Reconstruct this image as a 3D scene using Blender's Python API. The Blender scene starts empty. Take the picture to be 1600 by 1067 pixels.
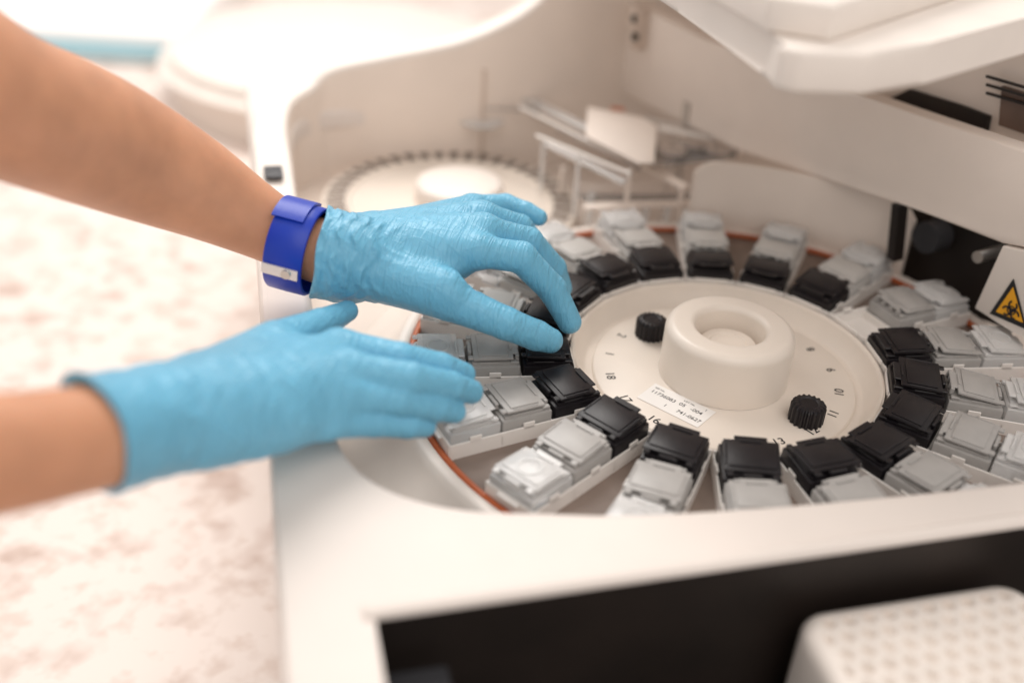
import bpy, bmesh, math, random
import numpy as np
from mathutils import Matrix, Vector, noise
from mathutils.geometry import tessellate_polygon
random.seed(4)
PI=math.pi; R=math.radians
S=bpy.context.scene; COL=S.collection
# everything is written in centimetres and scaled to metres at the very end
F=1613.2; CAM=Vector((0,-54.33,32.42))
CR=Matrix.Rotation(.24072,3,'Z')@Matrix.Rotation(1.00717,3,'X')@Matrix.Rotation(.05881,3,'Z')
def ray(x,y): return CR@Vector(((x-800)/F,-(y-533.5)/F,-1))
def P(x,y,z):
    d=ray(x,y); return CAM+d*((z-CAM.z)/d.z)
def depth(x,y,z): return (z-CAM.z)/ray(x,y).z
def PR(x,y,z,r): return (P(x,y,z), r*depth(x,y,z)/F)       # point and radius in cm
def onplane(x,y,p,n):
    d=ray(x,y); return CAM+d*((Vector(p)-CAM).dot(n)/d.dot(n))
MA=R(29); MU=Vector((math.cos(MA),math.sin(MA),0)); MV=Vector((-math.sin(MA),math.cos(MA),0))
def UV(p): return (p.dot(MU),p.dot(MV),p.z)
def W(u,v,z): return MU*u+MV*v+Vector((0,0,z))

# ---------------------------------------------------------------- materials
def mat(name,col,rough=.45,metal=0,trans=0,var=0,vs=1.0,bump=0,bs=30,sub=0,coat=0,ior=1.45):
    m=bpy.data.materials.new(name); m.use_nodes=True; nt=m.node_tree; b=nt.nodes['Principled BSDF']
    b.inputs['Base Color'].default_value=(*col,1); b.inputs['Roughness'].default_value=rough
    b.inputs['Metallic'].default_value=metal; b.inputs['Transmission Weight'].default_value=trans; b.inputs['IOR'].default_value=ior
    b.inputs['Coat Weight'].default_value=coat
    if sub: b.inputs['Subsurface Weight'].default_value=sub; b.inputs['Subsurface Radius'].default_value=(1,.35,.2); b.inputs['Subsurface Scale'].default_value=.006
    tc=nt.nodes.new('ShaderNodeTexCoord')
    if var:
        n=nt.nodes.new('ShaderNodeTexNoise'); n.inputs['Scale'].default_value=vs*100; n.inputs['Detail'].default_value=5
        nt.links.new(tc.outputs['Object'],n.inputs['Vector'])
        r=nt.nodes.new('ShaderNodeValToRGB'); r.color_ramp.elements[0].position=.3; r.color_ramp.elements[1].position=.7
        r.color_ramp.elements[0].color=(*[c*(1-var) for c in col],1); r.color_ramp.elements[1].color=(*[min(1,c*(1+var)) for c in col],1)
        nt.links.new(n.outputs['Fac'],r.inputs['Fac']); nt.links.new(r.outputs['Color'],b.inputs['Base Color'])
    if bump:
        n2=nt.nodes.new('ShaderNodeTexNoise'); n2.inputs['Scale'].default_value=bs*100; n2.inputs['Detail'].default_value=4
        nt.links.new(tc.outputs['Object'],n2.inputs['Vector'])
        bu=nt.nodes.new('ShaderNodeBump'); bu.inputs['Strength'].default_value=bump; bu.inputs['Distance'].default_value=.001
        nt.links.new(n2.outputs['Fac'],bu.inputs['Height']); nt.links.new(bu.outputs['Normal'],b.inputs['Normal'])
    return m
M={}
M['white']=mat('white_plastic',(.82,.75,.69),.42,var=.03,vs=.3,bump=.05,bs=40)
M['deck']=mat('deck_plastic',(.74,.67,.62),.5,var=.04,vs=.12,bump=.06,bs=30)
M['beige']=mat('beige_plastic',(.66,.55,.47),.5,var=.04,vs=.2,bump=.05,bs=30)
M['wall']=mat('wall_plastic',(.84,.74,.66),.45,var=.03,vs=.2,bump=.05,bs=30)
M['tower']=mat('tower_plastic',(.84,.75,.68),.5,var=.03,vs=.2)
M['cream']=mat('cream_plastic',(.77,.69,.61),.38,var=.03,vs=.4)
M['hub']=mat('hub_plastic',(.79,.71,.63),.32,var=.02,vs=.4,bump=.03,bs=40)
M['rack']=mat('rack_plastic',(.85,.81,.77),.35)
M['block']=mat('block_plastic',(.80,.73,.67),.5,var=.04,vs=.4)
M['base']=mat('rotor_base_plastic',(.24,.185,.155),.5,var=.12,vs=.5)
M['slot']=mat('slot_shadow',(.15,.11,.09),.5)
M['floor']=mat('well_floor_plastic',(.74,.65,.58),.45,var=.05,vs=.3)
M['black']=mat('black_plastic',(.009,.007,.009),.4,var=.2,vs=1,bump=.08,bs=20)
M['grey']=mat('grey_plastic',(.40,.385,.37),.4,var=.06,vs=1)
M['pale']=mat('pale_grey_plastic',(.60,.58,.555),.35,trans=.15,ior=1.3)
M['clear']=mat('frosted_plastic',(.95,.94,.93),.16,trans=.5,ior=1.3)
M['acrylic']=mat('clear_acrylic',(.98,.96,.95),.08,trans=.92,ior=1.2)
M['orange']=mat('orange_rubber',(.46,.11,.035),.4)
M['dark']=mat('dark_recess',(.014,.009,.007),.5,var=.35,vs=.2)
M['brown']=mat('brown_recess',(.16,.105,.08),.5,var=.2,vs=.3)
M['darkgrey']=mat('dark_grey',(.045,.045,.05),.5)
M['metal']=mat('metal',(.6,.57,.54),.3,metal=.9)
M['silver']=mat('silver_clasp',(.75,.74,.74),.25,metal=.6)
M['ink']=mat('ink',(.015,.015,.017),.6)
M['paper']=mat('label_paper',(.84,.81,.78),.6)
M['yellow']=mat('sign_yellow',(.85,.40,.02),.5)
M['band']=mat('blue_silicone',(.006,.04,.42),.36,bump=.1,bs=15)
M['tub']=mat('white_tub',(.78,.69,.62),.5)
M['tray']=mat('bright_white',(.93,.90,.88),.5)
M['blueedge']=mat('pale_blue_edge',(.40,.66,.76),.5)
M['skin']=mat('skin',(.61,.30,.175),.46,var=.09,vs=.5,bump=.18,bs=14,sub=.22)
# glove: thin satin blue nitrile with fine folds
g=mat('blue_nitrile',(.15,.44,.63),.40,var=.06,vs=.3,sub=.06); M['glove']=g
nt=g.node_tree; b=nt.nodes['Principled BSDF']; tc=nt.nodes['Texture Coordinate']
def fold(scale,st,rot,width):
    w=nt.nodes.new('ShaderNodeTexNoise'); w.inputs['Scale'].default_value=scale; w.inputs['Detail'].default_value=2; w.inputs['Distortion'].default_value=.7
    mp=nt.nodes.new('ShaderNodeMapping'); mp.inputs['Scale'].default_value=st; mp.inputs['Rotation'].default_value=rot
    nt.links.new(tc.outputs['Object'],mp.inputs['Vector']); nt.links.new(mp.outputs['Vector'],w.inputs['Vector'])
    r1=nt.nodes.new('ShaderNodeMath'); r1.operation='SUBTRACT'; r1.inputs[1].default_value=.5; nt.links.new(w.outputs['Fac'],r1.inputs[0])
    r2=nt.nodes.new('ShaderNodeMath'); r2.operation='ABSOLUTE'; nt.links.new(r1.outputs[0],r2.inputs[0])
    r3=nt.nodes.new('ShaderNodeMath'); r3.operation='MULTIPLY'; r3.inputs[1].default_value=-width; nt.links.new(r2.outputs[0],r3.inputs[0])
    r4=nt.nodes.new('ShaderNodeMath'); r4.operation='EXPONENT'; nt.links.new(r3.outputs[0],r4.inputs[0]); return r4
fa=fold(120,(2.4,.3,.5),(0,0,.45),10); fb=fold(90,(.5,1.8,.5),(0,.3,-.5),14)
sm_=nt.nodes.new('ShaderNodeMath'); sm_.operation='MULTIPLY_ADD'; sm_.inputs[1].default_value=.6; nt.links.new(fb.outputs[0],sm_.inputs[0]); nt.links.new(fa.outputs[0],sm_.inputs[2])
n3=nt.nodes.new('ShaderNodeTexNoise'); n3.inputs['Scale'].default_value=2500; nt.links.new(tc.outputs['Object'],n3.inputs['Vector'])
mx=nt.nodes.new('ShaderNodeMath'); mx.operation='MULTIPLY_ADD'; mx.inputs[1].default_value=.06
nt.links.new(n3.outputs['Fac'],mx.inputs[0]); nt.links.new(sm_.outputs[0],mx.inputs[2])
bu=nt.nodes.new('ShaderNodeBump'); bu.inputs['Strength'].default_value=.42; bu.inputs['Distance'].default_value=.001
nt.links.new(mx.outputs[0],bu.inputs['Height']); nt.links.new(bu.outputs['Normal'],b.inputs['Normal'])
# mottled terrazzo counter
t=mat('terrazzo',(.9,.8,.74),.45); M['table']=t; nt=t.node_tree; b=nt.nodes['Principled BSDF']; tc=nt.nodes['Texture Coordinate']
n1=nt.nodes.new('ShaderNodeTexNoise'); n1.inputs['Scale'].default_value=27; n1.inputs['Detail'].default_value=2; n1.inputs['Roughness'].default_value=.5
n2=nt.nodes.new('ShaderNodeTexNoise'); n2.inputs['Scale'].default_value=60; n2.inputs['Detail'].default_value=2
for n_ in (n1,n2): nt.links.new(tc.outputs['Object'],n_.inputs['Vector'])
c1=nt.nodes.new('ShaderNodeValToRGB'); e=c1.color_ramp.elements; e[0].position=.27; e[0].color=(.60,.47,.41,1); e[1].position=.47; e[1].color=(.81,.715,.66,1)
c2=nt.nodes.new('ShaderNodeValToRGB'); e=c2.color_ramp.elements; e[0].position=.32; e[0].color=(.87,.82,.79,1); e[1].position=.52; e[1].color=(1,1,1,1)
nt.links.new(n1.outputs['Fac'],c1.inputs['Fac']); nt.links.new(n2.outputs['Fac'],c2.inputs['Fac'])
mm=nt.nodes.new('ShaderNodeMix'); mm.data_type='RGBA'; mm.blend_type='MULTIPLY'; mm.inputs[0].default_value=1
nt.links.new(c1.outputs['Color'],mm.inputs[6]); nt.links.new(c2.outputs['Color'],mm.inputs[7]); nt.links.new(mm.outputs[2],b.inputs['Base Color'])

# ---------------------------------------------------------------- builders
def wm(o):
    m=o.matrix_basis.copy(); p=o.parent
    while p: m=p.matrix_basis@m; p=p.parent
    return m
def obj(name,bm,m,parent=None,sharp=35,world=False,smooth=True):
    me=bpy.data.meshes.new(name); bmesh.ops.recalc_face_normals(bm,faces=bm.faces) ; bm.to_mesh(me); bm.free()
    if smooth:
        me.shade_smooth(); me.set_sharp_from_angle(angle=R(sharp))
    me.materials.append(M[m]); o=bpy.data.objects.new(name,me); COL.objects.link(o)
    if parent is not None:
        o.parent=parent
        if world: me.transform(wm(parent).inverted())
    return o
def tag(o,label,cat,group=None):
    o['label']=label; o['category']=cat
    if group: o['group']=group
    return o
def thing(name,label,cat,loc=(0,0,0),rz=0,group=None):
    o=bpy.data.objects.new(name,None); COL.objects.link(o); o.location=loc; o.rotation_euler=(0,0,rz); o.empty_display_size=.01
    return tag(o,label,cat,group)
def B(): return bmesh.new()
def box(bm,c,s,bev=.05,seg=2,rot=None):
    m=Matrix.Translation(c)@(rot.to_4x4() if rot else Matrix())@Matrix.Diagonal((*s,1))
    r=bmesh.ops.create_cube(bm,size=1,matrix=m)
    if bev:
        es=list({e for v in r['verts'] for e in v.link_edges}); bmesh.ops.bevel(bm,geom=es,offset=bev,segments=seg,profile=.5,affect='EDGES')
def lathe(bm,prof,n=96,c=(0,0,0),close=False,mod=None):
    rings=[]
    for j,(r,z) in enumerate(prof):
        if r<1e-6: rings.append([bm.verts.new((c[0],c[1],c[2]+z))])
        else: rings.append([bm.verts.new((c[0]+(r+(mod(j,i) if mod else 0))*math.cos(2*PI*i/n),c[1]+(r+(mod(j,i) if mod else 0))*math.sin(2*PI*i/n),c[2]+z)) for i in range(n)])
    prs=list(zip(rings,rings[1:]))+([(rings[-1],rings[0])] if close else [])
    for a,b_ in prs:
        for i in range(n):
            k=(i+1)%n
            q=[a[i%len(a)],a[k%len(a)],b_[k%len(b_)],b_[i%len(b_)]]; q=list(dict.fromkeys(q))
            if len(q)>2: bm.faces.new(q)
def tube(bm,pts,rad,n=16,cap=True,ell=None):
    pts=[Vector(p) for p in pts]; rings=[]
    up=Vector((0,0,1))
    for i,p in enumerate(pts):
        d=(pts[min(i+1,len(pts)-1)]-pts[max(i-1,0)]).normalized()
        a=d.cross(up)
        if a.length<1e-3: a=d.cross(Vector((0,1,0)))
        a.normalize(); b_=a.cross(d).normalized(); r=rad[i] if isinstance(rad,(list,tuple)) else rad
        rings.append([bm.verts.new(p+(a*math.cos(2*PI*k/n)+b_*math.sin(2*PI*k/n)*(ell or 1))*r) for k in range(n)])
    for a,b_ in zip(rings,rings[1:]):
        for k in range(n): bm.faces.new((a[k],a[(k+1)%n],b_[(k+1)%n],b_[k]))
    if cap: bm.faces.new(rings[0]); bm.faces.new(rings[-1])
def prism(bm,low,off,bev=0,seg=3):
    """polygon of 3D points extruded by vector off"""
    a=[bm.verts.new(p) for p in low]; c=[bm.verts.new(Vector(p)+Vector(off)) for p in low]
    fs=[bm.faces.new(a),bm.faces.new(c[::-1])]; n=len(a)
    for i in range(n): fs.append(bm.faces.new((a[i],a[(i+1)%n],c[(i+1)%n],c[i])))
    if bev:
        es=list({e for f in fs for e in f.edges}); bmesh.ops.bevel(bm,geom=es,offset=bev,segments=seg,profile=.5,affect='EDGES')
def spline(pts,n=8,closed=False):
    out=[]; N=len(pts); pts=[Vector(p) for p in pts]
    for i in range(N if closed else N-1):
        g_=(lambda k: pts[k%N]) if closed else (lambda k: pts[max(0,min(N-1,k))])
        a,b_,c,d=g_(i-1),g_(i),g_(i+1),g_(i+2)
        for k in range(n):
            t=k/n; out.append(.5*((2*b_)+(c-a)*t+(2*a-5*b_+4*c-d)*t*t+(3*b_-a-3*c+d)*t**3))
    if not closed: out.append(pts[-1].copy())
    return out
def text_bm(s,size,off=.008):
    cu=bpy.data.curves.new('t','FONT'); cu.body=s; cu.size=size; cu.align_x='CENTER'; cu.align_y='CENTER'; cu.offset=size*off; cu.extrude=.003
    o=bpy.data.objects.new('t',cu); COL.objects.link(o); bpy.context.view_layer.update()
    me=bpy.data.meshes.new_from_object(o.evaluated_get(bpy.context.evaluated_depsgraph_get()))
    bm=B(); bm.from_mesh(me); bpy.data.objects.remove(o); bpy.data.meshes.remove(me); return bm
# signed distance field meshing (surface nets)
def surf(f,lo,hi,h):
    nx,ny,nz=[int((hi[i]-lo[i])/h)+2 for i in range(3)]
    xs=lo[0]+h*np.arange(nx); ys=lo[1]+h*np.arange(ny); zs=lo[2]+h*np.arange(nz)
    X,Y,Z=np.meshgrid(xs,ys,zs,indexing='ij'); D=f(X.astype(np.float32),Y.astype(np.float32),Z.astype(np.float32))
    I=(D<0); c=np.zeros((nx-1,ny-1,nz-1),np.int8); sl=lambda A,o:A[o[0]:o[0]+nx-1,o[1]:o[1]+ny-1,o[2]:o[2]+nz-1]
    cs=[(i,j,k) for i in(0,1) for j in(0,1) for k in(0,1)]
    for o in cs: c+=sl(I,o)
    act=(c>0)&(c<8); idx=-np.ones(c.shape,np.int64); A=np.argwhere(act); idx[act]=np.arange(len(A))
    sm=np.zeros((len(A),3)); ct=np.zeros(len(A))
    for a in cs:
        for ax in range(3):
            if a[ax]==0:
                b_=list(a); b_[ax]=1
                da=D[A[:,0]+a[0],A[:,1]+a[1],A[:,2]+a[2]]; db=D[A[:,0]+b_[0],A[:,1]+b_[1],A[:,2]+b_[2]]
                x=(da<0)!=(db<0); t_=np.where(x,da/np.where(x,da-db,1),0); p=np.tile(np.array(a,float),(len(A),1)); p[:,ax]=t_
                sm[x]+=p[x]; ct[x]+=1
    V=np.array(lo)+h*(A+sm/ct[:,None]); Fs=[]
    for ax in range(3):
        s=[slice(1,-1)]*3; s[ax]=slice(0,-1); s2=list(s); s2[ax]=slice(1,None)
        a=I[tuple(s)]; b_=I[tuple(s2)]; E=np.argwhere(a!=b_); off=np.ones(3,int); off[ax]=0; E=E+off
        u,v_=(ax+1)%3,(ax+2)%3
        def cell(du,dv):
            q=E.copy(); q[:,u]-=du; q[:,v_]-=dv; return idx[q[:,0],q[:,1],q[:,2]]
        Q=np.stack([cell(1,1),cell(0,1),cell(0,0),cell(1,0)],1); flip=~I[E[:,0],E[:,1],E[:,2]]; Q[flip]=Q[flip][:,::-1]; Fs.append(Q)
    return V,np.concatenate(Fs)
def sdf_obj(name,f,lo,hi,h,m,parent,relax=1):
    V,Q=surf(f,lo,hi,h)
    for _ in range(relax):
        s=np.zeros_like(V); n=np.zeros(len(V))
        for a,b_ in ((0,1),(1,2),(2,3),(3,0)):
            np.add.at(s,Q[:,a],V[Q[:,b_]]); np.add.at(s,Q[:,b_],V[Q[:,a]]); np.add.at(n,Q[:,a],1); np.add.at(n,Q[:,b_],1)
        V=V*.5+.5*s/n[:,None]
    me=bpy.data.meshes.new(name); me.from_pydata(V.tolist(),[],Q.tolist()); me.update(); me.shade_smooth(); me.materials.append(M[m])
    o=bpy.data.objects.new(name,me); COL.objects.link(o); o.parent=parent; me.transform(wm(parent).inverted()); return o
def cone(X,Y,Z,a,b_,ra,rb):
    a=np.array(a,np.float32); b_=np.array(b_,np.float32); ba=b_-a; L=float(ba@ba)
    hh=np.clip(((X-a[0])*ba[0]+(Y-a[1])*ba[1]+(Z-a[2])*ba[2])/L,0,1)
    return np.sqrt((X-a[0]-hh*ba[0])**2+(Y-a[1]-hh*ba[1])**2+(Z-a[2]-hh*ba[2])**2)-(ra+(rb-ra)*hh)
def smin(a,b_,k):
    hh=np.clip(.5+.5*(b_-a)/k,0,1); return b_+(a-b_)*hh-k*hh*(1-hh)

# ================================================================= SETTING
bm=B(); TZ=-19
for q in [(-260,-120),(180,-120),(180,260),(-260,260)]: bm.verts.new(W(*q,TZ))
bm.faces.new(bm.verts); o=obj('counter',bm,'table'); o['kind']='structure'

# ================================================================= ANALYSER HOUSING (local axes u,v)
A=thing('analyser_housing','cream laboratory analyser housing with open well, raised rim, side tower and dark front bay','machine',(0,0,0),MA)
hole=[(-24.1,30),(-24.1,20),(-24.1,8),(-24.1,-3),(-23.7,-7.9),(-22.2,-11),(-19.2,-13.1),(-15,-14.2),(-11,-15),(-3,-15.7),(8,-16.1),(24,-16.2),(40,-16.2),(42,-12),(42,10),(42,30),(39,37.8),(20,38),(0,38),(-18,38),(-22.6,36)]
hl=[(p.x,p.y) for p in spline([(a,b_,0) for a,b_ in hole],6,True)]
def off(loop,d):
    n=len(loop); out=[]
    for i in range(n):
        a=Vector(loop[i-1]); c=Vector(loop[(i+1)%n]); t_=(c-a).normalized(); nn=Vector((t_.y,-t_.x)); out.append((loop[i][0]+nn.x*d,loop[i][1]+nn.y*d))
    return out
sg=-1 if off(hl,1)[10][0]>hl[10][0] else 1
DZ=1.5; FV=-19.0
outer=[(-26.9,-46),(-23.6,-46),(-23.5,FV),(48,FV),(48,45),(-26.9,45)]
bm=B(); L0=off(hl,sg*.55)
polys=[[Vector((a,b_,0)) for a,b_ in outer],[Vector((a,b_,0)) for a,b_ in L0]]
vs=[bm.verts.new((p.x,p.y,DZ)) for pl in polys for p in pl]
for tr in tessellate_polygon(polys):
    try: bm.faces.new([vs[i] for i in tr])
    except ValueError: pass
prev=vs[len(outer):]
for k in range(1,7):
    a=k/6*PI/2; lp=off(hl,sg*.55*(1-math.sin(a))) if k<6 else hl
    cur=[bm.verts.new((x,y,DZ-.55*(1-math.cos(a)))) for x,y in lp]
    for i in range(len(cur)): bm.faces.new((prev[i],prev[(i+1)%len(cur)],cur[(i+1)%len(cur)],cur[i]))
    prev=cur
cur=[bm.verts.new((x,y,DZ-1.6)) for x,y in hl]
for i in range(len(cur)): bm.faces.new((prev[i],prev[(i+1)%len(cur)],cur[(i+1)%len(cur)],cur[i]))
obj('deck',bm,'deck',A,40)
bm=B()
def wallstrip(pts,prof):
    rows=[]
    for (x,y,nx_,ny_) in pts: rows.append([bm.verts.new((x+nx_*d,y+ny_*d,z)) for d,z in prof])
    for a,b_ in zip(rows,rows[1:]):
        for k in range(len(prof)-1): bm.faces.new((a[k],b_[k],b_[k+1],a[k+1]))
pf=[(-.3,DZ+.004),(-.05,DZ-.02),(.12,DZ-.12),(.22,DZ-.3),(.25,DZ-.6),(.25,TZ)]
wallstrip([(-26.9,45,-1,0),(-26.9,-46,-1,0)],pf)
obj('side_skirt',bm,'deck',A,40)
bm=B(); v4=[bm.verts.new((a,b_,-4.5)) for a,b_ in [(-24.3,FV+.1),(43,FV+.1),(43,39),(-24.3,39)]]; bm.faces.new(v4); obj('well_floor',bm,'floor',A)
bm=B(); box(bm,(-24.35,10,-2.2),(.3,56,4.6),0); obj('well_side',bm,'wall',A)
# front ridge
bm=B(); rp=[]
for k in range(9):
    a=PI*k/8; rp.append((FV+.25+.42*math.cos(a),DZ-.05+.32*math.sin(a)))
ra=[bm.verts.new((-23.9,y,z)) for y,z in rp]; rb=[bm.verts.new((48,y,z)) for y,z in rp]
for k in range(8): bm.faces.new((ra[k],ra[k+1],rb[k+1],rb[k]))
bm.faces.new(ra); bm.faces.new(rb)
obj('front_ridge',bm,'deck',A,50)
# dark front bay
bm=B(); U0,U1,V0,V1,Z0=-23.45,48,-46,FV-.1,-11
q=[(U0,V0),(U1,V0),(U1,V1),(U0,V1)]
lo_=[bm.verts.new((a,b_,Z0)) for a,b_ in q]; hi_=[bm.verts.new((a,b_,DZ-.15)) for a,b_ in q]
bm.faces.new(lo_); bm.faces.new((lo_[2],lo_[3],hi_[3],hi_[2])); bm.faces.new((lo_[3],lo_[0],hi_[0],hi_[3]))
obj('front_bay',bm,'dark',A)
bm=B(); box(bm,(-22.0,-26.5,-1.2),(2.6,13.5,.4),.15); obj('bay_trim',bm,'darkgrey',A)
# raised back wall with rim
tops=[(450,130),(520,108),(600,90),(700,70),(745,56),(790,36),(830,12),(870,-25),(900,-60)]
path=[(-24.1,10,DZ+.03),(-24.1,18,1.8),(-24.1,26,2.4),(-24.1,31,2.9),(-23.4,35,3.4),(-21.5,37.2,3.8)]
pw=W(0,38,0)
for x,y in tops[1:]:
    u,v_,z=UV(onplane(x,y,pw,MV)); path.append((u,38,z))
for k in range(1,8): path.append((path[-1][0]+4,38,path[-1][2]+max(0,1.6-.4*k)))
sp=spline(path,5)
def strip(name,prf,m):
    bm=B(); rows=[]
    for i,p in enumerate(sp):
        d=(sp[min(i+1,len(sp)-1)]-sp[max(i-1,0)]); d.z=0; d.normalize(); n_=Vector((-d.y,d.x,0))
        rows.append([bm.verts.new(p+n_*a+Vector((0,0,c(p.z) if callable(c) else c))) for a,c in prf])
    for a,b_ in zip(rows,rows[1:]):
        for k in range(len(a)-1): bm.faces.new((a[k],b_[k],b_[k+1],a[k+1]))
    return obj(name,bm,m,A,40)
strip('back_wall',[(0,lambda z:-4.5-z),(0,-.5)],'wall')
strip('back_wall_rim',[(0,-.5),(.07,-.22),(.25,-.05),(.55,0),(2.2,0),(2.6,-.15),(2.85,-.6),(2.9,lambda z:TZ-z)],'white')
bm=B(); pp=onplane(755,160,pw,MV); u,_,z=UV(pp); box(bm,(u,37.9,-.5),(.35,.2,10),.05); obj('wall_seam',bm,'beige',A)
bm=B(); u,v_,z=UV(P(427,268,2.5)); box(bm,(u,v_,2.42),(1.3,2.0,.25),.08); obj('rim_button',bm,'darkgrey',A)
# tub around carousel (trimmed at the front wall) + orange gasket
bm=B(); lathe(bm,[(19.25,-4.4),(19.25,-1.95),(19.35,-1.8),(19.8,-1.75),(20.0,-1.85),(20.2,-2.2),(21.3,-3.4),(22.6,-4.0),(23.4,-4.45)],128)
for v_ in bm.verts: v_.co.y=max(v_.co.y,FV+.02)
obj('carousel_tub',bm,'white',A,50)
bm=B(); lathe(bm,[(19.05+.2*math.cos(a),-2.0+.2*math.sin(a)) for a in [2*PI*k/10 for k in range(10)]],128,close=True)
for v_ in bm.verts: v_.co.y=max(v_.co.y,FV+.03)
obj('gasket_ring',bm,'orange',A)
# curved shield
bm=B(); rows=[]
for i in range(33):
    an=R(56+48*i/32)-MA; zt=3.5-.9*max(0,(abs(i-16)-13)/3)**2
    rows.append([bm.verts.new((r*math.cos(an),r*math.sin(an),z)) for r,z in ((19.5,-3),(19.5,zt-.1),(19.57,zt),(19.75,zt),(19.8,zt-.1),(19.8,-3))])
for a,b_ in zip(rows,rows[1:]):
    for k in range(5): bm.faces.new((a[k],b_[k],b_[k+1],a[k+1]))
bm.faces.new(rows[0]); bm.faces.new(rows[-1]); obj('curved_shield',bm,'wall',A,40)
# tower
TN=Vector((.695,.719,0)); T0=Vector((8.9,14.4,0)); TE=Vector((.719,-.695,0))
def tp(x,y,o_=0): return onplane(x,y,T0+TN*o_,TN)
def tpoly(name,px,o_,th,m,bev=0,parent=A):
    bm=B(); prism(bm,[tp(x,y,o_) for x,y in px],TN*th,bev); return obj(name,bm,m,parent,35,world=True)
tpoly('tower_panel',[(940,-20),(1100,62),(1350,152),(1680,262),(1680,403),(1565,381),(1395,314),(1150,232),(940,130)],0,1.5,'tower',.2)
tpoly('tower_upper_back',[(1150,-60),(1720,-60),(1720,320),(1300,170)],4,.5,'tower')
tpoly('tower_slot',[(1420,140),(1500,165),(1545,182),(1540,208),(1425,180),(1375,162)],3.6,.3,'dark')
tpoly('tower_slot',[(1565,135),(1720,185),(1720,250),(1560,196)],3.6,.3,'brown')
for k in range(3): tpoly('vent_slat',[(1540,118+k*13),(1720,170+k*13),(1720,174+k*13),(1540,122+k*13)],3.2,.2,'dark')
tpoly('tower_bay',[(1380,290),(1700,370),(1700,560),(1370,440)],4.2,.5,'dark')
tpoly('tower_post',[(1566,384),(1700,415),(1700,590),(1560,505),(1522,482)],-.1,1.2,'white',.1)
tpoly('bay_frame',[(1393,318),(1404,322),(1396,410),(1385,402)],.4,1,'dark')
sgn=tpoly('warning_sign',[(1583,436),(1604,515),(1546,490)],-.18,.06,'ink')
tpoly('sign_face',[(1582.5,449),(1598,504),(1556,487)],-.22,.03,'yellow',0,sgn)
# three-lobed hazard emblem
sc=tp(1580,485,-.26); sr=.34
bm=B()
def annulus(c,r0,r1,a0=0,a1=2*PI,n=20):
    prev=None
    for k in range(n+1):
        a=a0+(a1-a0)*k/n; d=TE*math.cos(a)+Vector((0,0,1))*math.sin(a); q=(bm.verts.new(c+d*r0),bm.verts.new(c+d*r1))
        if prev: bm.faces.new((prev[0],prev[1],q[1],q[0]))
        prev=q
for k in range(3):
    a=PI/2+k*2*PI/3; annulus(sc+(TE*math.cos(a)+Vector((0,0,1))*math.sin(a))*sr,.2,.33,a+.6,a+2*PI-.6)
obj('sign_emblem',bm,'ink',sgn,world=True,smooth=False)
bm=B(); annulus(sc-TN*.01,.22,.3); obj('sign_emblem_ring',bm,'ink',sgn,world=True,smooth=False)
c0=tp(1527,402,1.5); bm=B(); tube(bm,[c0,c0+TN*2.6],.4,20); obj('metal_stud',bm,'metal',A,world=True)
c0=tp(1445,372,2.5); bm=B(); tube(bm,[c0,c0+TN*1.6],1.1,24); obj('drive_wheel',bm,'darkgrey',A,world=True)
bm=B(); box(bm,UV(tp(1000,45,-.4)),(1.2,1.2,3.4),.15); obj('hinge_bracket',bm,'beige',A)
for y in (30,58):
    bm=B(); box(bm,UV(tp(992,y,-1.1)),(.5,.5,.6),.1); obj('hinge_screw',bm,'dark',A)
# raised cover (hinged, open over the deck): thick straight-edged wedge with stepped upper shell
CZ=20
bm=B(); prism(bm,[P(x,y,CZ-1.8) for x,y in [(930,-60),(1060,20),(1196,112),(1206,140),(1240,148),(1345,152),(1440,132),(1600,84),(1740,45),(1740,-260),(880,-260)]],(0,0,1.9),.3,3)
obj('open_cover',bm,'white',A,35,world=True)
bm=B(); prism(bm,[P(x,y,CZ+.1) for x,y in [(1010,-60),(1194,52),(1296,68),(1500,-2),(1740,-80),(1740,-260),(900,-260)]],(0,0,1.6),.25,3); obj('cover_shell',bm,'white',A,35,world=True)

# ================================================================= CAROUSEL ROTOR
C=thing('reagent_carousel','large round cream reagent carousel with raised central hub and printed numerals','carousel',(0,0,-2.9))
def L(z): return z+2.9
bm=B(); lathe(bm,[(0,L(-2.3)),(7.85,L(-2.3)),(7.95,L(-2.36)),(8.0,L(-2.5)),(8.35,L(-2.52)),(8.5,L(-2.45)),(9.05,L(-1.35)),(9.12,L(-1.2)),(9.25,L(-1.12)),(9.38,L(-1.2)),(9.4,L(-2.85))],128); obj('rotor_dish',bm,'cream',C,40)
bm=B(); lathe(bm,[(9.3,L(-2.1)),(18.6,L(-2.1)),(18.85,L(-2.2)),(18.85,L(-3.2)),(9.3,L(-3.2))],128); obj('rotor_base',bm,'base',C,40)
hz=1.15
prof=[(3.9,-2.28),(3.88,-2.15),(3.86,hz-.7)]
for k in range(1,9):
    a=PI/2*k/8; prof.append((3.24+.62*math.cos(a),hz-.64+.64*math.sin(a)))
prof.append((2.75,hz+.0))
for k in range(0,9):
    a=PI/2+PI/2*k/8; prof.append((2.5+.42*math.cos(a),hz-.42+.42*math.sin(a)))
prof+= [(2.04,-.5),(2.0,-.62),(1.9,-.66),(1.78,-.66),(1.72,-.6),(1.7,-.2),(1.64,-.12),(1.15,-.1),(1.08,-.2),(0,-.2)]
bm=B(); lathe(bm,[(r,L(z)) for r,z in prof],96); obj('hub',bm,'hub',C,50)
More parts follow.
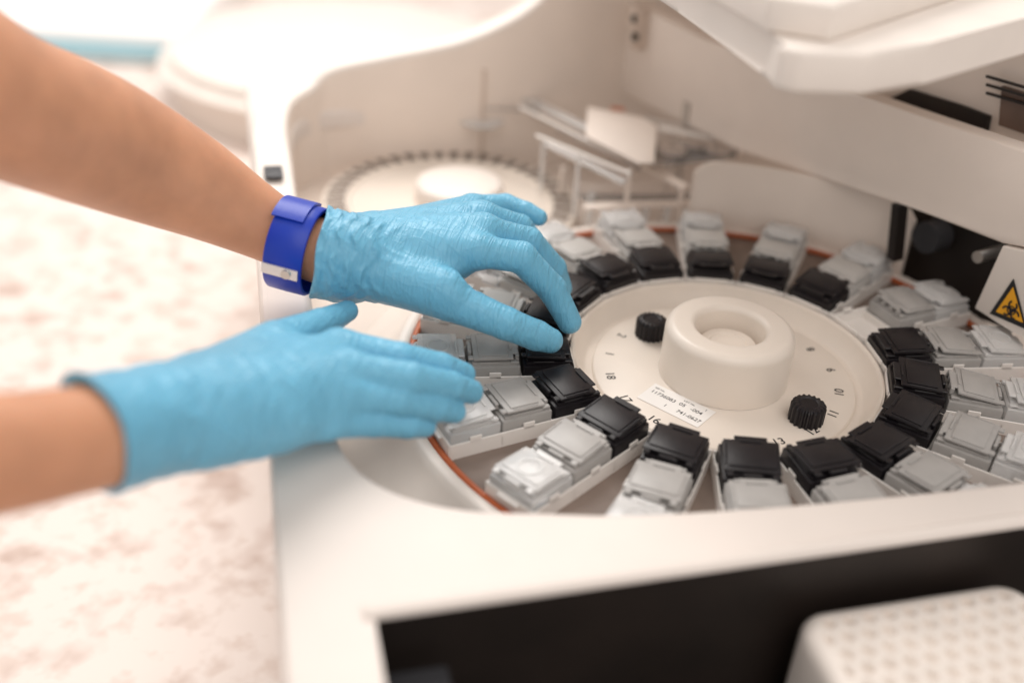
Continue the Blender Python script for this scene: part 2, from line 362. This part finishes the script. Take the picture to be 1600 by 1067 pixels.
for x,y in ((1018,509),(1262,641)):
    p=P(x,y,-1.6)
    bm=B(); lathe(bm,[(.95,L(-2.28)),(.95,L(-1.25)),(.85,L(-1.1)),(.6,L(-1.05)),(.5,L(-1.12)),(0,L(-1.12))],72,(p.x,p.y,0),mod=lambda j,i:(.06*(1 if (i//2)%2 else -1) if j<3 else 0)); obj('thumb_screw',bm,'black',C,30)
for k in range(18):
    an=R(202.3+20*k)
    bm=text_bm(str(18-k),.78,.005); bm.transform(Matrix.Translation((7.0*math.cos(an),7.0*math.sin(an),L(-2.285)))@Matrix.Rotation(an+PI/2,4,'Z')); obj('numeral',bm,'ink',C,smooth=False)
# sticker with writing
sp4=[P(x,y,-2.28) for x,y in [(1024,599),(1119,644),(1090,668),(995,621)]]
bm=B(); prism(bm,sp4,(0,0,.015)); lab=obj('serial_label',bm,'paper',C,world=True)
ex=(sp4[1]-sp4[0]).normalized(); ey=(sp4[0]-sp4[3]); wlab=(sp4[1]-sp4[0]).length; hlab=ey.length; ey=Vector((-ex.y,ex.x,0))
cen=sum(sp4,Vector())/4
def ltext(s,fx,fy,size):
    bm=text_bm(s,size,.002); m4=Matrix.Translation(cen+ex*fx*wlab+ey*fy*hlab+Vector((0,0,.02)))@Matrix(((ex.x,ey.x,0,0),(ex.y,ey.y,0,0),(0,0,1,0),(0,0,0,1)))
    bm.transform(m4); obj('label_text',bm,'ink',lab,world=True,smooth=False)
ltext('REF No.',-.36,.32,.2); ltext('11736083',-.24,.1,.42); ltext('LOT No.',.12,.34,.2); ltext('05   -004',.2,.12,.42); ltext('1',-.1,-.26,.36); ltext('741-0627',.27,-.24,.42); ltext('1',.38,.36,.28)

# ================================================================= RACKS AND CONTAINERS
def make_rack():
    r=thing('reagent_rack','','rack'); bm=B(); w=3.3
    box(bm,(0,14.15,-2.0),(w-.1,9.3,.12),0)
    for s in (-1,1):
        box(bm,(s*(w/2-.05),14.15,-1.66),(.10,9.35,1.0),.03,1)
        for y in (11.0,14.15,17.3): box(bm,(s*(w/2-.05),y,-1.1),(.10,.7,.4),.03,1)
    for y,h_ in ((9.52,1.0),(12.58,.6),(15.75,.6),(18.8,.9)): box(bm,(0,y,-2.0+h_/2),(w,.10,h_),.03,1)
    obj('tray',bm,'rack',r)
    bm=B(); box(bm,(0,18.9,-1.25),(1.4,.3,.12),.03,1); obj('tab',bm,'rack',r)
    bm=B(); box(bm,(0,9.44,-1.05),(2.2,.1,.3),.03,1); obj('lip',bm,'rack',r)
    return r
def make_container(kind):
    r=thing('reagent_container','','container'); m=kind
    bm=B(); box(bm,(0,0,-1.5),(2.98,2.98,1.3),.1,2); box(bm,(0,0,-.8),(2.7,2.6,.26),.06,2)
    for s in (-1,1): box(bm,(s*1.2,-1.16,-.72),(.3,.5,.2),.04,1); box(bm,(s*1.3,.3,-.72),(.12,1.2,.16),.03,1)
    obj('body',bm,m,r)
    bm=B(); box(bm,(0,.1,-.40),(2.86,2.3,.16),.05,2); box(bm,(0,.1,-.55),(2.3,1.7,.24),0)
    box(bm,(0,-1.16,-.42),(1.7,.5,.13),.04,1); box(bm,(-1.14,1.34,-.42),(.36,.4,.13),.04,1); box(bm,(1.14,1.34,-.42),(.36,.4,.13),.04,1)
    box(bm,(0,.1,-.29),(2.4,1.7,.09),.03,2); box(bm,(0,-.95,-.29),(1.1,.12,.08),.02,1)
    for s in (-1,1): box(bm,(s*1.32,.1,-.31),(.08,1.5,.08),.02,1)
    if kind=='clear': lathe(bm,[(.55,-.24),(.58,-.19),(.66,-.19),(.69,-.24)],24,(0,.12,0))
    if kind=='grey':
        for x in (-.95,-.35,.35,.95): box(bm,(x,-1.3,-.6),(.24,.22,.4),.03,1)
    lid=obj('lid',bm,m,r)
    bm=B(); box(bm,(0,1.4,-.56),(1.0,.22,.4),.05,1); obj('latch',bm,m,lid)
    return r
def dup(root,loc,rz):
    r=root.copy(); COL.objects.link(r); r.location=loc; r.rotation_euler=(0,0,rz)
    for ch in list(root.children):
        c=ch.copy(); COL.objects.link(c); c.parent=r
        for g_ in list(ch.children):
            d=g_.copy(); COL.objects.link(d); d.parent=c
    return r
names='ABCDEFGHIJKLMNOPQR'
desc={'A':'just right of the pinching fingertips of the upper glove','B':'first on the far side past the upper glove fingertips',
'C':'second on the far side past the upper glove fingertips','D':'on the far side straight behind the hub','E':'on the far side one place right of straight behind the hub',
'F':'on the far side, last before the empty place','G':'beside the empty inner place near the dark tower bay','H':'in line with the numeral 9','I':'in line with the numeral 10',
'J':'in line with the numeral 11','K':'in line with the numeral 12','L':'on the near side one place left of numeral 12','M':'on the near side nearest the camera below the hub',
'N':'on the near side one place right of numeral 16','O':'in line with the numeral 16','P':'in line with the numeral 17','Q':'in line with the numeral 18, by the upper thumb','R':'mostly covered by the upper gloved hand'}
cn={'black':'black','grey':'grey','clear':'frosted clear'}; grp={'black':'black reagent containers in the inner ring','grey':'grey reagent containers in the middle ring','clear':'frosted clear reagent containers in the outer ring'}
rk=make_rack(); proto={}
for i,nm in enumerate(names):
    an=2.82042-i*R(20); rz=an-PI/2
    if i==0: r=rk; r.rotation_euler=(0,0,rz)
    else: r=dup(rk,(0,0,0),rz)
    tag(r,'white three-place tray '+desc[nm],'rack','white trays around the carousel')
    for kind,rr in (('black',11.02),('grey',14.17),('clear',17.27)):
        if nm=='G' and kind=='black': continue
        loc=(rr*math.cos(an),rr*math.sin(an),.3+random.uniform(-.1,.1)); z=rz+R(random.uniform(-1.2,1.2))
        if kind not in proto: proto[kind]=c=make_container(kind); c.location=loc; c.rotation_euler=(0,0,z)
        else: c=dup(proto[kind],loc,z)
        for ch in c.children:
            if ch.name.startswith('lid'): ch.rotation_euler=(R(random.uniform(-6,4)),R(random.uniform(-3,3)),R(random.uniform(-3,3)))
            if kind=='grey':
                for o_ in [ch]+list(ch.children):
                    o_.material_slots[0].link='OBJECT'; o_.material_slots[0].material=M['pale' if nm in 'ABCDEFR' else 'grey']
        tag(c,cn[kind]+' reagent container '+desc[nm],'container',grp[kind])

# ================================================================= SMALL CAROUSEL AT THE BACK
c=P(703,312,-3); BC=thing('small_carousel','smaller round reaction carousel with ring of tiny dark slots at the back','carousel',(c.x,c.y,-4.45))
bm=B(); lathe(bm,[(0,1.3),(8.0,1.3),(8.2,1.5),(10.2,1.5),(10.35,1.4),(10.4,0)],96); obj('disc',bm,'cream',BC,40)
c2=P(718,286,-1.8)-c; bm=B(); lathe(bm,[(3.6,1.3),(3.6,2.4),(3.45,2.7),(3.1,2.85),(0,2.85)],64,(c2.x,c2.y,0)); obj('hub_cap',bm,'white',BC,50)
for k in range(44):
    a=2*PI*k/44; bm=B(); box(bm,(9.2*math.cos(a),9.2*math.sin(a),1.52),(1.5,.75,.12),.03,1,Matrix.Rotation(a,3,'Z')); obj('slot',bm,'slot',BC)

# ================================================================= PIPETTING ARM
c=P(960,240,2); PA=thing('pipetting_arm','clear and white pipetting arm with rods and plates above the small carousel','lab arm',(c.x,c.y,-4.45))
def plate(name,px,z,th,m,bev=.06):
    bm=B(); prism(bm,[P(x,y,z) for x,y in px],(0,0,th),bev); return obj(name,bm,m,PA,world=True)
def col(name,x,y,z,r,m):
    a=P(x,y,z); bm=B(); tube(bm,[a,Vector((a.x,a.y,-4.4))],r,16); return obj(name,bm,m,PA,world=True)
def rod(name,a,b_,z,r,m):
    bm=B(); tube(bm,[P(*a,z),P(*b_,z)],r,12); return obj(name,bm,m,PA,world=True)
plate('cover_plate',[(918,170),(1000,186),(1026,200),(1022,258),(998,258),(915,215)],2.6,.2,'tower',.08)
rod('guide_rod',(812,167),(1000,262),2.2,.13,'rack'); rod('guide_rod',(838,212),(985,272),2.2,.13,'rack')
rod('guide_rod',(828,178),(1000,266),1.9,.08,'base'); rod('guide_rod',(1000,185),(1150,212),2.2,.1,'rack')
rod('dark_rod',(870,205),(1000,262),2.5,.1,'base')
plate('rail',[(815,158),(830,153),(1005,242),(998,250)],1.6,.2,'clear',.04)
plate('rail',[(850,228),(862,224),(980,284),(972,290)],1.0,.2,'clear',.04)
plate('rail',[(912,322),(1082,316),(1083,322),(913,329)],-.8,.2,'tower',.04)
plate('clear_guard',[(1010,180),(1160,205),(1150,250),(1020,262)],1.2,.15,'acrylic',.04)
plate('clear_guard',[(700,128),(860,120),(900,156),(840,176),(725,170)],1.0,.12,'acrylic',.04)
plate('clear_guard',[(900,290),(1080,286),(1084,312),(908,316)],-1.2,.2,'acrylic',.04)
plate('link_bar',[(1000,262),(1010,258),(1076,292),(1066,298)],.6,.2,'tower',.04)
plate('link_bar',[(1030,198),(1120,215),(1118,222),(1028,205)],2.0,.15,'rack',.04)
for x,y,z,r,m in ((905,245,2,.18,'clear'),(850,215,1.6,.18,'clear'),(985,262,2,.2,'tower'),(1010,318,-.7,.3,'clear'),(1045,316,-.7,.3,'clear'),(965,322,-.7,.3,'tower'),(880,262,-.8,.25,'tower'),(925,302,-.8,.3,'clear'),(1130,235,.4,.25,'clear'),(1066,294,.6,.22,'tower')): col('post',x,y,z,r,m)
for x,y,rr in ((1085,222,1.9),(1050,240,1.1),(1120,238,1.0)):
    p=P(x,y,1.4); bm=B(); lathe(bm,[(rr,0),(rr,.3),(rr*.85,.4),(rr*.8,.1),(rr*.5,.1),(rr*.45,.3),(0,.4)],40,(p.x,p.y,1.4)); tube(bm,[Vector((p.x,p.y,1.4)),Vector((p.x,p.y,-4.4))],rr*.3,12); obj('gear_cover',bm,'acrylic',PA,world=True)
    bm=B(); lathe(bm,[(rr*.62,.2),(rr*.62,.3),(rr*.72,.3),(rr*.72,.2)],40,(p.x,p.y,1.72),close=True); obj('gear_ring',bm,'beige',PA,world=True)
col('steel_post',1076,160,4.2,.42,'metal')
p=P(752,190,-.2); bm=B(); lathe(bm,[(0,.0),(1.9,0),(2.0,.08),(1.9,.15),(0,.15)],32,(p.x,p.y,-.2)); tube(bm,[Vector((p.x,p.y,-.2)),Vector((p.x,p.y,-4.4))],.2,12); obj('wash_cup',bm,'clear',PA,world=True)
plate('orange_mark',[(955,167),(975,169),(976,174),(955,172)],2.9,.03,'orange',0)

# ================================================================= TEXTURED BLOCK IN FRONT BAY
ZB=-1.0; a=UV(P(1236,955,ZB)); b_=UV(P(1590,898,ZB)); wB=b_[0]-a[0]; vB=(a[1]+b_[1])/2
TB=thing('textured_block','white round-cornered block with a dimpled top in the dark front bay','block',W((a[0]+b_[0])/2,vB-5,-10.9),MA)
hx,hy,rc=wB/2,5,1.5; st=.09
nx_=int(2*hx/st)+5; ny_=int(2*hy/st)+5
gx=-hx-2*st+st*np.arange(nx_); gy=-hy-2*st+st*np.arange(ny_); GX,GY=np.meshgrid(gx,gy,indexing='ij')
QX=np.abs(GX)-(hx-rc); QY=np.abs(GY)-(hy-rc)
SD=np.hypot(np.maximum(QX,0),np.maximum(QY,0))+np.minimum(np.maximum(QX,QY),0)-rc
D_=np.clip(-SD,0,.8); ZT=9.9-(.8-np.sqrt(np.clip(.64-(.8-D_)**2,0,None)))
px_,py_=.98,.86
row=np.round((GY+.2)/py_); cxm=GX-np.where(row%2==0,0,px_/2); DX=cxm-np.round(cxm/px_)*px_; DY=(GY+.2)-row*py_
dd=np.hypot(DX,DY); dm=.42*np.clip((.33-dd)/.14,0,1); dm=np.where(-SD>.75,dm,0); ZT=ZT-dm
out_=SD>0; ZT=np.where(out_,0,ZT)
ln=np.maximum(np.hypot(np.maximum(QX,0),np.maximum(QY,0)),1e-6)
GX2=np.where(out_,np.sign(GX)*(np.minimum(np.abs(GX),hx-rc)+np.maximum(QX,0)/ln*rc),GX); GY2=np.where(out_,np.sign(GY)*(np.minimum(np.abs(GY),hy-rc)+np.maximum(QY,0)/ln*rc),GY)
V_=np.stack([GX2,GY2,ZT],-1).reshape(-1,3); I_=np.arange(nx_*ny_).reshape(nx_,ny_)
Q_=np.stack([I_[:-1,:-1],I_[1:,:-1],I_[1:,1:],I_[:-1,1:]],-1).reshape(-1,4)
me=bpy.data.meshes.new('body'); me.from_pydata(V_.tolist(),[],Q_.tolist()); me.update(); me.shade_smooth(); me.set_sharp_from_angle(angle=R(50)); me.materials.append(M['block'])
o=bpy.data.objects.new('body',me); COL.objects.link(o); o.parent=TB

# ================================================================= BACKGROUND THINGS ON COUNTER
TH=8; c=P(525,62,TZ+TH); TU=thing('round_tub','white round lidded tub standing on the counter behind the analyser','tub',(c.x,c.y,TZ))
rt=262*depth(525,62,TZ+TH)/F
bm=B(); lathe(bm,[(rt*.95,0),(rt*.97,4.6),(rt,5)],96); obj('bowl',bm,'tub',TU)
bm=B(); lathe(bm,[(rt,4.9),(rt*1.02,5.0),(rt*1.03,5.5),(rt*1.01,5.9),(rt*.97,6.1),(rt*.965,7.4),(rt*.93,7.9),(0,8.2)],96); obj('lid',bm,'white',TU)
c=P(150,62,TZ+4); BX=thing('white_tray','bright white tray with pale blue front edge at far end of the counter','tray',(c.x,c.y,TZ),R(14))
bm=B(); box(bm,(-10,22,2.5),(44,42,5),.6,3); obj('body',bm,'tray',BX)
bm=B(); box(bm,(-10,.8,2.2),(44,.6,2.6),.2,2); obj('edge_strip',bm,'blueedge',BX)

# ================================================================= PERSON
p0=P(-40,150,TZ); PE=thing('person','person reaching in from the left with bare forearms, blue gloves and a blue wristband','person',(p0.x,p0.y,TZ))
def arm(name,pts):
    q=[PR(*p) for p in pts]; sp_=spline([a for a,_ in q],8); rs=spline([(r_,0,0) for _,r_ in q],8)
    bm=B(); tube(bm,sp_,[r_.x for r_ in rs],48); return obj(name,bm,'skin',PE,60,world=True)
arm('forearm',[(-260,30,20,150),(-130,92,18,138),(0,160,15.5,118),(110,203,13.2,109),(200,242,11,98),(300,290,8.8,80),(380,334,7,62),(440,366,5.9,52),(500,392,5.4,51),(560,405,5.2,50)])
arm('forearm',[(-320,740,13,125),(-160,722,11,112),(0,708,9.3,97),(100,692,8.1,87),(180,677,7.05,79),(260,660,6.4,62)])
def hand(name,palm,fingers,cuff,cut,zones,ridges,lo,hi,h,plane):
    palm=[(PR(*a),PR(*b_)) for a,b_ in palm]; fingers=[[PR(*j) for j in f_] for f_ in fingers]; cuff=[(PR(*a),PR(*b_)) for a,b_ in cuff]
    cut=[(PR(*a),PR(*b_)) for a,b_ in cut]
    zones=[(P(*c_),rad,(P(*d1)-P(*d0)).normalized(),lam,amp) for c_,rad,d0,d1,lam,amp in zones]
    ridges=[(P(*c_),rad,(P(*d1)-P(*d0)).normalized(),lam,amp) for c_,rad,d0,d1,lam,amp in ridges]
    def f(X,Y,Z):
        d=None
        for (a,ra_),(b_,rb_) in palm:
            e=cone(X,Y,Z,a,b_,ra_,rb_); d=e if d is None else smin(d,e,.9)
        for (a,ra_),(b_,rb_) in cuff:
            d=smin(d,cone(X,Y,Z,a,b_,ra_,rb_),.2)
        out=d
        for f_ in fingers:
            e=None
            for (a,ra_),(b_,rb_) in zip(f_,f_[1:]):
                s=cone(X,Y,Z,a,b_,ra_,rb_); e=s if e is None else smin(e,s,.16)
            out=smin(out,smin(d,e,.45),.03)
        wob=.4*np.sin(X*1.3+Z*1.9)+.35*np.sin(Y*1.7-Z*1.1+X*.6)+.12*np.sin(Y*4.1+Z*3.3)
        for c_,rad,dr,lam,amp in zones:
            r2=((X-c_[0])**2+(Y-c_[1])**2+(Z-c_[2])**2)/rad**2
            s=(X*dr[0]+Y*dr[1]+Z*dr[2])+wob
            out=out+amp*np.exp(-r2*1.5)*np.sin(2*PI*s/lam)*(.65+.35*np.sin(s*.9+Y*1.9+Z))
        wob2=.26*np.sin(Y*1.9+Z*2.3)+.18*np.sin(Z*3.7-Y*2.9+X)+.3*np.sin(Y*.9-Z*.7)
        for c_,rad,dr,lam,amp in ridges:      # gathered folds
            r2=((X-c_[0])**2+(Y-c_[1])**2+(Z-c_[2])**2)/rad**2
            s=(X*dr[0]+Y*dr[1]+Z*dr[2])+wob2
            out=out-amp*np.exp(-r2**2)*((1-np.abs(np.sin(PI*s/lam)))**1.4)*(.6+.4*np.sin(Z*2.1+Y*3))
        p_,n_=plane; sd=(X-p_[0])*n_[0]+(Y-p_[1])*n_[1]+(Z-p_[2])*n_[2]+.07*np.sin(Z*1.6+Y)
        out=out-.14*np.exp(-(sd/.22)**2)
        for (a,ra_),(b_,rb_) in cut: out=np.maximum(out,-cone(X,Y,Z,a,b_,ra_,rb_))
        return np.maximum(out,-sd-.1)
    sdf_obj(name,f,lo,hi,h,'glove',PE)
def bounds(pts,m):
    q=[P(*p[:3]) for p in pts]; return [min(v_[i] for v_ in q)-m for i in range(3)],[max(v_[i] for v_ in q)+m for i in range(3)]
def cuffplane(top,front,bot,ctr,toward):
    """opening plane: top and bottom silhouettes at the axis depth, front on the camera side"""
    q1=CAM+ray(*top[:2])*depth(*top[2:]); q3=CAM+ray(*bot[:2])*depth(*bot[2:])
    c_,r_=PR(*ctr); q2=c_+(CAM-c_).normalized()*r_+(CAM+ray(*front)*depth(*ctr[:3])-(CAM+ray(*ctr[:2])*depth(*ctr[:3])))
    n_=(q2-q1).cross(q3-q1).normalized()
    if n_.dot(P(*toward)-q1)<0: n_=-n_
    return (q1,n_)
# upper hand (left hand, thumb nearest camera)
fU=[[(744,392,5.8,25),(814,402,5.2,25),(863,452,3.0,22.5),(890,503,1.1,19)],
    [(758,362,6.1,25),(826,378,5.0,23),(864,420,2.9,21),(876,450,1.3,18)],
    [(758,340,5.8,23),(812,356,4.8,21),(845,395,3.0,19),(856,425,1.7,16)],
    [(738,326,5.0,22),(790,320,4.9,17),(822,331,4.7,15.5),(842,340,4.5,13.5)],
    [(625,440,4.6,35),(705,470,4.0,32),(790,505,2.9,26),(838,524,1.8,24),(860,532,1.4,20)]]
pU=[((560,400,5.3,46),(742,392,5.7,29)),((560,390,5.5,44),(752,362,6.0,30)),((560,382,5.4,42),(748,342,5.6,29)),((565,380,5.2,38),(736,330,5.0,26)),((580,425,4.8,44),(690,455,4.5,38)),((600,400,5,50),(700,400,5,43))]
cU=[((566,406,5.2,58),(552,404,5.3,65)),((550,404,5.3,67),(528,402,5.35,69)),((526,401,5.35,67),(475,389,5.5,71))]
xU=[((430,369,5.95,58),(532,402,5.35,58))]
zU=[((610,405,5.3),2.6,(560,400,5.3),(640,405,5.3),1.1,.035),((720,465,4),2.2,(690,455,4),(760,490,3),.9,.025),((525,350,5.5),1.8,(535,330,5.5),(535,380,5.5),.8,.09),((520,450,5.5),1.8,(535,430,5.5),(535,480,5.5),.8,.09)]
rU=[((528,402,5.3),3.2,(500,392,5.4),(580,412,5.2),.85,.42),((815,400,5),1.0,(800,395,5),(840,420,4),.42,.04),((728,432,5.5),1.5,(700,440,5),(760,470,4),.8,.06),((600,430,5.5),1.8,(575,470,5),(620,400,6),1.0,.08),((790,510,3),.9,(770,505,3),(810,518,3),.4,.03)]
lo,hi=bounds([j for f_ in fU for j in f_]+[(490,396,5.5)],2.0); lo[0]-=1.3; lo[2]+=.6; hi[2]+=1.8; lo[1]-=1.2; hi[1]+=1.2
pl=cuffplane((512,334,520,400,5.4),(496,402),(486,470,492,394,5.45),(500,396,5.4,68),(650,420,5))
hand('glove',pU,fU,cU,xU,zU,rU,lo,hi,.09,pl)
# lower hand (right hand, thumb on the far side)
fL=[[(528,546,4.5,33),(625,560,4.1,25.5),(688,574,3.1,23.5),(724,585,2.2,19.5)],
    [(540,580,4.9,33),(640,591,4.4,26),(703,603,3.1,23.5),(736,612,2.1,19.5)],
    [(530,618,4.4,32),(622,624,3.6,26),(680,636,2.5,23),(710,643,1.8,18.5)],
    [(505,655,3.7,31),(585,658,2.8,25),(636,663,2.1,22),(664,666,1.6,18)],
    [(330,590,5.2,42),(430,537,4.7,36),(500,507,3.9,25),(543,486,3.4,17)]]
pL=[((240,650,6.4,74),(530,550,4.5,34)),((240,655,6.4,76),(540,580,4.8,35)),((240,660,6.2,74),(530,618,4.4,34)),((240,665,6.0,72),(505,652,3.8,35)),((300,620,5.6,64),(430,550,4.8,43)),((330,650,5.6,72),(420,640,5,63))]
cL=[((240,660,6.4,84),(190,670,6.9,92)),((190,670,6.9,92),(20,702,8.95,106))]
xL=[((-30,713,9.6,101),(188,672,6.95,83)),((188,672,6.95,83),(225,665,6.6,70))]
zL=[((370,620,6),4.2,(300,640,6),(440,600,5.2),1.3,.05),((480,600,6),2.6,(480,560,5),(480,640,5),1.4,.04),((280,640,7),3.0,(200,655,7),(320,630,6),1.7,.05)]
rL=[((360,620,6.6),3.6,(300,635,6),(440,600,5.2),1.0,.11),((440,540,5),1.8,(400,560,5),(500,505,4),.8,.07),((640,585,5),1.6,(600,590,5),(680,600,4),.55,.05),((260,640,7.5),2.2,(180,655,7),(320,630,6),1.1,.09)]
pl=cuffplane((118,576,122,683,7.75),(186,660),(168,766,168,675,7.1),(160,676,7.2,92),(400,620,5))
lo,hi=bounds([j for f_ in fL for j in f_]+[(90,640,8.3)],2.5); lo[2]+=.3; hi[2]+=2; lo[1]-=1.2; hi[1]+=2; lo[0]-=.8
hand('glove',pL,fL,cL,xL,zL,rL,lo,hi,.10,pl)
# wristband
ca,_=PR(430,377,5.7,1); cb,_=PR(508,398,5.3,1); ax=(cb-ca).normalized(); cc,rb=PR(466,387,5.52,67)
s1=ax.cross(Vector((0,0,1))).normalized(); s2=s1.cross(ax).normalized()
def bp(an,x,r): return cc+ax*x+(s1*math.cos(an)+s2*math.sin(an))*r
def band_arc(name,a0,a1,n,prf,m,par,closed=False):
    bm=B(); rows=[]
    for i in range(n):
        an=a0+(a1-a0)*i/(n if closed else n-1); rows.append([bm.verts.new(bp(an,x,rb+d)) for x,d in prf])
    for a,b_ in (list(zip(rows,rows[1:]))+([(rows[-1],rows[0])] if closed else [])):
        for k in range(len(prf)): bm.faces.new((a[k],b_[k],b_[(k+1)%len(prf)],a[(k+1)%len(prf)]))
    if not closed: bm.faces.new(rows[0]); bm.faces.new(rows[-1])
    return obj(name,bm,m,par,40,world=True)
hw=1.08
wb=band_arc('wristband',0,2*PI,72,((-hw,-.12),(-hw,.06),(-hw+.08,.12),(0,.14),(hw-.08,.12),(hw,.06),(hw,-.12)),'band',PE,True)
band_arc('overlap_flap',R(62),R(128),14,((-hw-.12,.16),(-hw-.12,.3),(hw-.5,.3),(hw-.5,.16)),'band',wb)
view=(CAM-cc).normalized(); va=math.atan2(view.dot(s2),view.dot(s1))
sgd=1 if bp(va+.6,0,rb).z<bp(va-.6,0,rb).z else -1; an0=va+sgd*.62
cl=band_arc('clasp',an0-.12,an0+.12,6,((-hw+.02,.14),(-hw+.02,.27),(hw-.1,.27),(hw-.1,.14)),'silver',wb)
bm=B(); d0=(bp(an0,0,1)-cc).normalized(); k0=bp(an0,.35,rb+.25); tube(bm,[k0,k0+d0*.14],.26,20); obj('clasp_button',bm,'metal',wb,world=True)

# ================================================================= LIGHT, WORLD, CAMERA
wd=bpy.data.worlds.new('World'); S.world=wd; wd.use_nodes=True; bg=wd.node_tree.nodes['Background']; bg.inputs[0].default_value=(1,.94,.895,1); bg.inputs[1].default_value=.64
def area(loc,tgt,size,power,col):
    l=bpy.data.lights.new('lamp','AREA'); l.size=size; l.energy=power; l.color=col; o=bpy.data.objects.new('lamp',l); COL.objects.link(o); o.location=loc
    o.rotation_euler=(Vector(tgt)-Vector(loc)).to_track_quat('-Z','Y').to_euler()
area((-60,90,135),(0,0,0),1.0,23,(1,.96,.92))
area((-130,60,110),(-60,60,-15),1.0,6,(1,.95,.91))
area((50,-80,130),(10,10,0),1.2,9,(1,.94,.89))
cd=bpy.data.cameras.new('camera'); co=bpy.data.objects.new('camera',cd); COL.objects.link(co); S.camera=co
co.location=CAM; co.rotation_euler=CR.to_euler(); cd.sensor_width=36; cd.lens=F/1600*36; cd.clip_start=.01; cd.clip_end=50
cd.dof.use_dof=True; cd.dof.focus_distance=.59; cd.dof.aperture_fstop=2.2
S.view_settings.view_transform='Standard'; S.view_settings.look='None'; S.view_settings.exposure=0
# centimetres -> metres
for me in list(bpy.data.meshes):
    if me.users: me.transform(Matrix.Scale(.01,4)); me.update()
for o in bpy.data.objects: o.location=o.location*.01
